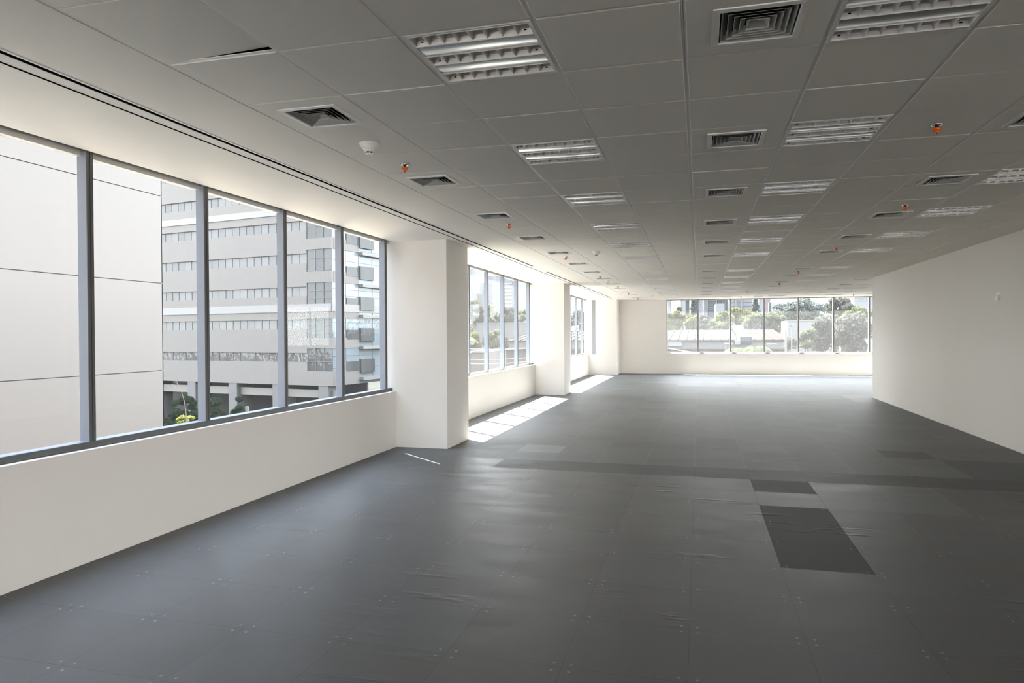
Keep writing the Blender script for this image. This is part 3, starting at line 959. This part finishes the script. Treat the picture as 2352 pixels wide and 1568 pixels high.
GS = 'trees outside the middle side window'
tree('broad_tree', 'hazy broad tree in the first pane of the middle side window', 'tree', 1066, 1116, 690, 752, 120, 'grey', 4200, group=GS)
tree('broad_tree', 'hazy green tree in the second pane of the middle side window', 'tree', 1112, 1152, 696, 752, 118, 'mid', 3600, group=GS)
tree('broad_tree', 'pale tree below the balcony tower in the third pane of the middle side window', 'tree', 1146, 1184, 700, 752, 116, 'grey', 3000, group=GS)
tree('broad_tree', 'round tree in the fourth pane of the middle side window', 'tree', 1190, 1216, 705, 748, 122, 'mid', 2000, group=GS)
tree('broad_tree', 'nearer yellow-green tree low in the first pane of the middle side window', 'tree', 1060, 1106, 754, 808, 72, 'yellow', 3600, group=GS)
tree('broad_tree', 'nearer leafy tree low in the second pane of the middle side window', 'tree', 1112, 1152, 750, 812, 68, 'mid', 3200, group=GS)
tree('broad_tree', 'small loose tree low in the third pane of the middle side window', 'tree', 1150, 1170, 770, 810, 66, 'grey', 1200, group=GS)
tree('shrub', 'small cream-flowered shrub at the bottom of the first two panes of the middle side window', 'shrub', 1100, 1138, 832, 872, 38, 'bright', 1400, trunk=False)
tree('shrub', 'small yellowish shrub at the bottom of the third pane of the middle side window', 'shrub', 1168, 1186, 818, 848, 40, 'yellow', 700, trunk=False)
tree('broad_tree', 'hazy tree seen through the far side window', 'tree', 1300, 1366, 708, 768, 120, 'grey', 3000)

# hedge in front of the grey office building
def bush(label, u0, u1, vt, ax, nl=6500):
    tseed[0] += 1
    rng = np.random.default_rng(tseed[0])
    a, b = pix(u0, vt, ax=ax), pix(u1, vt, ax=ax)
    c = (a + b) / 2
    rx = (b - a).length / 2
    rz = (c.z - GZ) / 2
    V, F, _b = crown_mesh(rng, rx * 1.1, rx * .8, rz * 1.08, 26, nl, .15)
    m = MB()
    m.v = [(p[0], p[1], p[2] + rz) for p in V]
    m.f = F
    o = m.build('hedge_bush', LEAF['dark'])
    o.location = (c.x, c.y, GZ)
    tag(o, label, 'bush', 'dark hedge bushes by the office building')
bush('dark green bush left of the first bar of the near windows, beside the white building', 372, 418, 904, 62)
bush('dark green bush in front of the first pillar of the office building', 404, 460, 890, 67)
bush('dark green bush just right of the second window bar, below the office building', 466, 528, 894, 63)
bush('dark green bush at the foot of the second office pillar', 532, 572, 902, 66)

tree('young_tree', 'small bright yellow-green leafed young tree low between the first two bars of the near windows', 'tree', 402, 448, 950, 976, 38, 'bright', 700, nb=8, ls=.10)
c_ = pix(428, 965, ax=36)
p_ = [pix(u, v, ax=36) for u, v in ((428, 965), (427, 945), (423, 920), (417, 900), (409, 884), (398, 873))]
mb = MB().tube([(c_.x, c_.y, GZ)] + p_, [.022, .02, .017, .014, .012, .008, .004], 6)
p2 = [pix(u, v, ax=36) for u, v in ((415, 895), (404, 890), (396, 882))]
mb.tube(p2, [.014, .01, .005], 6)
p2 = [pix(u, v, ax=36) for u, v in ((409, 884), (405, 874), (396, 871))]
mb.tube(p2, [.012, .009, .005], 6)
o = mb.build('bare_stem', paint('pale_stem', (0.10, 0.085, 0.07), .8, .1, 2))
tag(o, 'tall thin bare plant stem curving left above the bright young tree', 'plant')
p_ = pix(568, 950, ax=48)
o = MB().box(-.10, .10, -.10, .10, GZ - 0, p_.z + .5).build('marker_post', M_white_bld)
o.location = (p_.x, p_.y, 0)
tag(o, 'slim white marker post standing low in front of the office building hedge', 'post')

# ------------------------------------------------------------------ industrial shed
M_roof = paint('pale_sheet_roof', (0.020, 0.018, 0.0165), 0.9, 0.12, 0.4, spec=0.0)
M_shedw = paint('white_shed_wall', (0.0683, 0.0683, 0.0666), 0.7, 0.05, 0.4)
M_shedg = paint('grey_shed_wall', (0.0535, 0.0552, 0.0584), 0.7, 0.05, 0.4)
M_brown = paint('brown_shed_wall', (0.039, 0.0341, 0.0309), 0.8, 0.08, 0.4)
M_bluegrey = paint('blue_grey_sheet', (0.018, 0.020, 0.025), 0.9, 0.1, 0.5, spec=0.0)
YE, YR = 88.0, 106.0
ze, zr = pix(1650, 780, Y=YE).z, pix(1650, 757, Y=YR).z
xa, xb, xc = pix(1157, 780, Y=YE).x, pix(1694, 780, Y=YE).x, pix(1812, 780, Y=YE).x
root = empty('industrial_shed', ((xa + xc) / 2, YE, GZ))
tag(root, 'long low industrial shed with pale ribbed roof outside the back window', 'building')
def loc_build(mb, name, mat, root):
    o_ = root.location
    mb.v = [(p[0] - o_.x, p[1] - o_.y, p[2] - o_.z) for p in mb.v]
    return mb.build(name, mat, root)
def roof(x0, x1, name):
    m = MB()
    y1, y2 = YE - .4, YR
    m.loft([[(x0, y1, ze), (x0, y2, zr), (x0, y2, zr - .15), (x0, y1, ze - .15)], [(x1, y1, ze), (x1, y2, zr), (x1, y2, zr - .15), (x1, y1, ze - .15)]])
    x = x0 + .3
    while x < x1 - .2:
        m.loft([[(x, y1, ze), (x + .06, y1, ze + .10), (x + .14, y1, ze + .10), (x + .20, y1, ze)], [(x, y2, zr), (x + .06, y2, zr + .10), (x + .14, y2, zr + .10), (x + .20, y2, zr)]])
        x += 1.0
    loc_build(m, name, M_roof, root)
roof(xa, xb, 'roof')
roof(xb + 1.6, xc, 'roof')
m = MB().loft([[(xb, YE - .4, ze - .5), (xb + 1.6, YE - .4, ze - .5), (xb + 1.6, YE - .4, ze + .35), (xb, YE - .4, ze + .35)], [(xb, YR + .5, zr - .5), (xb + 1.6, YR + .5, zr - .5), (xb + 1.6, YR + .5, zr + .6), (xb, YR + .5, zr + .6)]])
loc_build(m, 'roof_valley', M_bluegrey, root)
loc_build(MB().box(xb, xc, YR + .3, YR + 6, GZ, pix(1750, 749.5, Y=YR).z), 'rear_parapet', M_bluegrey, root)
zz = [pix(1650, v, Y=YE).z for v in (781.5, 791, 799, 801, 804)]
loc_build(MB().box(xa, xc, YE, YR, zz[1], zz[0]), 'upper_wall', M_shedw, root)
loc_build(MB().box(xa, xc, YE, YR, zz[2], zz[1]), 'middle_wall', M_shedg, root)
loc_build(MB().box(xa, xc, YE - .9, YE + .1, zz[2] - .12, zz[2] + .02), 'canopy', M_brown, root)
loc_build(MB().box(xa, xc, YE - .3, YR, zz[4], zz[2] - .12), 'lower_band', M_shedw, root)
loc_build(MB().box(xa, xc, YE, YR, GZ, zz[4]), 'lower_wall', M_brown, root)
for u0, u1 in ((1582, 1602), (1607, 1631), (1533, 1540)):
    a, b = pix(u0, 805, Y=YE).x, pix(u1, 805, Y=YE).x
    loc_build(MB().box(a, b, YE - .06, YE, pix(1600, 815, Y=YE).z, pix(1600, 803.5, Y=YE).z), 'shed_window', M_cornerglass, root)
a, b = pix(1687.5, 780, Y=YE).x, pix(1699.5, 780, Y=YE).x
loc_build(MB().box(a, b, YE - .8, YE + .9, pix(1694, 791, Y=YE).z, pix(1694, 771, Y=YE).z), 'roof_hopper', M_shedw, root)
loc_build(MB().box(pix(1532, 790, Y=YE).x, pix(1566, 790, Y=YE).x, YE - .25, YE, pix(1550, 795, Y=YE).z, pix(1550, 781, Y=YE).z), 'white_panel', M_band, root)

# white flat building among the trees
def blockb(name, label, u0, u1, vt, vb, Y, mat, depth=8, parts=None):
    a, b = pix(u0, vt, Y=Y), pix(u1, vt, Y=Y)
    zt = (a.z + b.z) / 2
    root = empty(name, ((a.x + b.x) / 2, Y, GZ))
    tag(root, label, 'building')
    hw = (b.x - a.x) / 2
    H_ = zt - GZ
    MB().box(-hw, hw, 0, depth, 0, H_).build('wall', mat, root)
    if parts: parts(root, hw, H_, (b.x - a.x) / (u1 - u0))
    return root
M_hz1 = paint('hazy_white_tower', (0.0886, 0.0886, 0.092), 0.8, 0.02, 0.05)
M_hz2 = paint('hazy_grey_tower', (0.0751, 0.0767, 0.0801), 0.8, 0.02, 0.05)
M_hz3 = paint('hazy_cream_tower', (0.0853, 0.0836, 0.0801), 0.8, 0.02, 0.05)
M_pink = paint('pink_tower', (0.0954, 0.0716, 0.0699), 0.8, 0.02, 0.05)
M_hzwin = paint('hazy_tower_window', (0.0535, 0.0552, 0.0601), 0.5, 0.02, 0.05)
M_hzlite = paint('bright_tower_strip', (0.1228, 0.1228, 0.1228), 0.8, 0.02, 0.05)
def cap(root, hw, H_, pxm):
    MB().box(-hw - .05, hw + .05, -.1, .1, H_ - 1.4 * pxm, H_ + .02).build('roof_edge', M_band, root)
blockb('flat_building', 'low flat white building behind trees around the fifth bar of the back window', 1808, 1896, 735.5, 760, 112, M_shedw, 8, cap)

# far towers
def win_cols(cols, h=1.6, wpx=3.0, step=4.8, v0=0.0, n=12, mat=M_hzwin, nm='tower_window'):
    """cols: positions as fractions of the facade width"""
    def f(root, hw, H_, pxm):
        for c in cols:
            for i in range(n):
                zt = H_ - (v0 + i * step) * pxm
                x = -hw + 2 * hw * c
                MB().box(x - wpx * pxm / 2, x + wpx * pxm / 2, -.15, .02, zt - h * pxm, zt).build(nm, mat, root)
    return f
def strips(cols, wpx, n=0, mat=M_hzlite):
    def f(root, hw, H_, pxm):
        for c in cols:
            x = -hw + 2 * hw * c
            MB().box(x - wpx * pxm / 2, x + wpx * pxm / 2, -.6, .02, 0, H_ + .02).build('facade_strip', mat, root)
    return f
def floors(step, h, n, mat=M_hzwin):
    def f(root, hw, H_, pxm):
        for i in range(n):
            z = H_ - (2 + i * step) * pxm
            MB().box(-hw * .96, hw * .96, -.2, .02, z - h * pxm, z).build('window_band', mat, root)
    return f
def both(*fs):
    def f(*a):
        for g_ in fs: g_(*a)
    return f
YT = 260
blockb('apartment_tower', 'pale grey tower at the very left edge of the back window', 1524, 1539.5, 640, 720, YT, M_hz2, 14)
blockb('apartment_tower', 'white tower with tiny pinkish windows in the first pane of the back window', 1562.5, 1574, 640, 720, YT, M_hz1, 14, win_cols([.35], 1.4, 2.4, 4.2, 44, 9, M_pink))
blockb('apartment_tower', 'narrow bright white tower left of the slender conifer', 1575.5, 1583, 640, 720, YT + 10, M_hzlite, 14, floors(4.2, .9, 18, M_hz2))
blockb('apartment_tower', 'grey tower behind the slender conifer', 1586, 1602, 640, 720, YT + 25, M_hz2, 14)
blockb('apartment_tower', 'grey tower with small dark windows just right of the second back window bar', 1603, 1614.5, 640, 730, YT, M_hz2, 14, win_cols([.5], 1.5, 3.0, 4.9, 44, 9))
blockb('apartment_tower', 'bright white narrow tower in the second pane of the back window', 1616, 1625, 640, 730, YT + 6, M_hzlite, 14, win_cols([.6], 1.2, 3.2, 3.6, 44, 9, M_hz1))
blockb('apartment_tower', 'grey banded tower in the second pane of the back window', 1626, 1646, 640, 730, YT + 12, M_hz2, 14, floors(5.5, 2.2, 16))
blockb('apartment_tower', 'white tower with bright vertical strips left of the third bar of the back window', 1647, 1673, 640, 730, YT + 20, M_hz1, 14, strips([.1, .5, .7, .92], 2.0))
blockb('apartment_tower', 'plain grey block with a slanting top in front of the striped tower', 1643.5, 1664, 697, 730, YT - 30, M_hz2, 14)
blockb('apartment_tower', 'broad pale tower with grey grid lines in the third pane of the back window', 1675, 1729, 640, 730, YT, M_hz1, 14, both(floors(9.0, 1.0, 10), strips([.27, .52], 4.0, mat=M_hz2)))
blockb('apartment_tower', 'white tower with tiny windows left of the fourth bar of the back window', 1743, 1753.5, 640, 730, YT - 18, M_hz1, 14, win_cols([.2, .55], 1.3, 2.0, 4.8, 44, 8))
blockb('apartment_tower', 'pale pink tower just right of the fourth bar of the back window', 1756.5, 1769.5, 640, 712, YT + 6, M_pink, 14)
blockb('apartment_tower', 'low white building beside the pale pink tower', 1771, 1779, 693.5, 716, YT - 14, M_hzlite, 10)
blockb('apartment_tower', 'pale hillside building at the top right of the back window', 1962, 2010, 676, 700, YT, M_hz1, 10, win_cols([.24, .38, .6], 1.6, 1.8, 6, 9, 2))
GT = 'towers'
blockb('apartment_tower', 'pale tower at the left edge of the middle side window', 1066, 1085, 560, 700, 262, M_hz1, 12)
blockb('apartment_tower', 'short pale block near the left edge of the middle side window', 1086, 1095.5, 673.5, 700, 221, M_hz3, 10)
blockb('apartment_tower', 'grey tower behind the first bar of the middle side window', 1101.5, 1119, 649, 700, 235, M_hz2, 12, win_cols([.4, .75], 1.3, 1.8, 6.1, 8, 7))
blockb('apartment_tower', 'pale stepped tower with pairs of windows in the second pane of the middle side window', 1119.5, 1131.5, 633, 700, 220, M_hz1, 12, win_cols([.12, .45], 1.4, 2.0, 6.2, 20, 8))
blockb('apartment_tower', 'tall pale tower with one column of dark windows through the middle side window', 1132.5, 1147.5, 540, 702, 250, M_hz2, 12, both(win_cols([.75], 2.4, 3.0, 8.15, 96, 8), strips([.3], 6, mat=M_hz1)))
blockb('apartment_tower', 'tower with white balconies in the third pane of the middle side window', 1155, 1180, 540, 712, 205, M_hz2, 12, both(win_cols([.43], 3.0, 20, 8.15, 106, 8, M_hzlite, 'balcony'), win_cols([.93], 2.0, 2.0, 8.15, 104, 8)))
blockb('apartment_tower', 'tall plain pale tower in the fourth pane of the middle side window', 1186, 1196, 540, 740, 232, M_hz1, 12)
blockb('flat_building', 'long low white building behind the nearer trees of the middle side window', 1094, 1232, 741, 762, 108, M_shedw, 4, cap)
blockb('flat_building', 'small grey hut with a pale flat roof low in the middle side window', 1050, 1112, 808, 850, 60, M_brown, 6, cap)
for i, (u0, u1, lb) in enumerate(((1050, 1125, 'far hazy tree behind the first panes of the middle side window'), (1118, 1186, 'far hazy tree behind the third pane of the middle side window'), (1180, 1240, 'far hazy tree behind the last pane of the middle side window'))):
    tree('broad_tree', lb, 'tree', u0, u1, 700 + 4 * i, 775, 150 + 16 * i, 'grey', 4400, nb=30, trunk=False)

# building across the street on the right, seen only mirrored in the fourth pane of the near windows
root = empty('city_house', (48, 8, GZ))
tag(root, 'white house with red tiled roof mirrored faintly in the near window glass', 'building')
MB().box(0, 12, -45, 40, 0, 9.5).build('wall', M_hz3, root)
MB().loft([[(-.6, -46, 9.5), (12.6, -46, 9.5), (6, -46, 13)], [(-.6, 41, 9.5), (12.6, 41, 9.5), (6, 41, 13)]]).build('roof', paint('red_roof_tiles', (0.10, 0.022, 0.015), .8, .2, 2), root)
for q in range(14):
    MB().box(-.06, 0, -42 + 6 * q, -39.4 + 6 * q, 5.5, 7.6).build('window', M_hzwin, root)

# ------------------------------------------------------------------ street furniture
M_pole = paint('pale_pole', (0.054, 0.054, 0.054), 0.7, 0.05, 1)
def lamp(label, u, v0, Y, arm=.5, head='flat', r=.06):
    p = pix(u, v0, Y=Y)
    root = empty('street_lamp', (p.x, p.y, GZ))
    tag(root, label, 'street lamp')
    h = p.z - GZ
    MB().tube([(0, 0, 0), (0, 0, h * .5), (0, 0, h)], [r * 1.3, r, r * .7], 8).build('pole', M_pole, root)
    MB().tube([(0, 0, h - .02), (arm * .6, 0, h + .08), (arm, 0, h + .1)], r * .6, 6).build('arm', M_pole, root)
    MB().loft([[(arm - .1, -.12, h + .06), (arm - .1, .12, h + .06), (arm - .1, .12, h + .16), (arm - .1, -.12, h + .16)], [(arm + .6, -.09, h + .09), (arm + .6, .09, h + .09), (arm + .6, .09, h + .15), (arm + .6, -.09, h + .15)]]).build('lamp_head', M_band, root)
lamp('thin street lamp in the second pane of the back window', 1667, 792, 60, .0)
lamp('thin street lamp right of the fourth bar of the back window', 1765, 793, 58, .0)
lamp('tall pole with a dark lamp head left of the fifth bar of the back window', 1818.5, 749, 66, -.3)
lamp('curved-arm street lamp at the left edge of the middle side window', 1078, 811, 42, .4)
p = pix(1805, 757, Y=64)
o = MB().tube([(0, 0, 0), (0, 0, p.z - GZ)], .09, 8).build('utility_pole', M_pole)
o.location = (p.x, p.y, GZ)
tag(o, 'thin pale utility pole before the yellow shrub in the fourth pane of the back window', 'pole')
for i, (va, vb, ax, lb) in enumerate(((799, 796, 40, 'upper'), (824, 817, 38, 'middle'), (834, 826, 37, 'lowest'))):
    a, b = pix(1040, va, ax=ax), pix(1250, vb, ax=ax + 3)
    pts = [a.lerp(b, q / 12) + Vector((0, 0, -.12 * math.sin(math.pi * q / 12))) for q in range(13)]
    o = MB().tube(pts, .035 if i == 0 else .022, 6).build('overhead_cable', paint('pale_cable_%d' % i, (0.16, 0.13, 0.12), .7))
    tag(o, lb + ' of the three pale overhead cables crossing the middle side window', 'cable')
a, b = pix(1524, 798, ax=60), pix(1605, 812, ax=52)
o = MB().tube([a, a.lerp(b, .5), b], .05, 6).build('overhead_cable', M_pole)
tag(o, 'pale cable slanting down across the first pane of the back window', 'cable')
# green court
a, b = pix(1060, 815, X=None, Y=None, ax=60), pix(1130, 880, ax=40)
struct(MB().box(a.x - 8, b.x + 6, b.y - 4, a.y - 3, GZ, GZ + .06).build('ground_court', paint('green_court', (0.06, 0.075, 0.065), .8, .1, .3)))

# ------------------------------------------------------------------ palms
def palm(label, u, v, Y, rad, nf=13, seed=1):
    p = pix(u, v, Y=Y)
    root = empty('palm_tree', (p.x, p.y, GZ))
    tag(root, label, 'palm tree')
    rg = random.Random(seed)
    h = p.z - GZ
    MB().tube([(.15, 0, 0), (.05, 0, h * .5), (0, 0, h)], [.17, .13, .11], 8).build('trunk', M_bark, root)
    for i in range(nf):
        a = 2 * math.pi * i / nf + rg.uniform(-.2, .2)
        up = rg.uniform(.2, 1.1)
        L = rad * rg.uniform(.8, 1.15)
        pts = []
        for q in range(9):
            s_ = q / 8
            r_ = L * (s_ * (1 - .15 * s_))
            z = h + L * (up * s_ - (up + .55) * s_ * s_)
            pts.append(Vector((math.cos(a) * r_, math.sin(a) * r_, z)))
        m = MB().tube(pts, [.025, .024, .022, .02, .018, .015, .012, .01, .006], 5)
        side = Vector((-math.sin(a), math.cos(a), 0))
        for q in range(1, 32):
            s_ = q / 32 * 8
            i0 = min(7, int(s_))
            c = pts[i0].lerp(pts[i0 + 1], s_ - i0)
            t_ = (pts[i0 + 1] - pts[i0]).normalized()
            ll = L * .26 * math.sin(math.pi * min(1, .12 + q / 34))
            for sg_ in (-1, 1):
                e_ = c + side * sg_ * ll + t_ * ll * .5 + Vector((0, 0, -ll * .45))
                w_ = t_ * .028
                m.add([c - w_, c + w_, e_ + w_ * .2, e_ - w_ * .2], [(0, 1, 2, 3)])
        m.build('frond', LEAF['mid'], root)
palm('palm at the left edge of the third pane of the back window', 1692, 806, 46, 1.3, 12, 3)
palm('larger palm with arching fronds in the middle of the third pane of the back window', 1738, 803, 44, 1.35, 15, 5)
palm('low palm top just right of the fourth bar of the back window', 1782, 815, 47, .9, 11, 8)
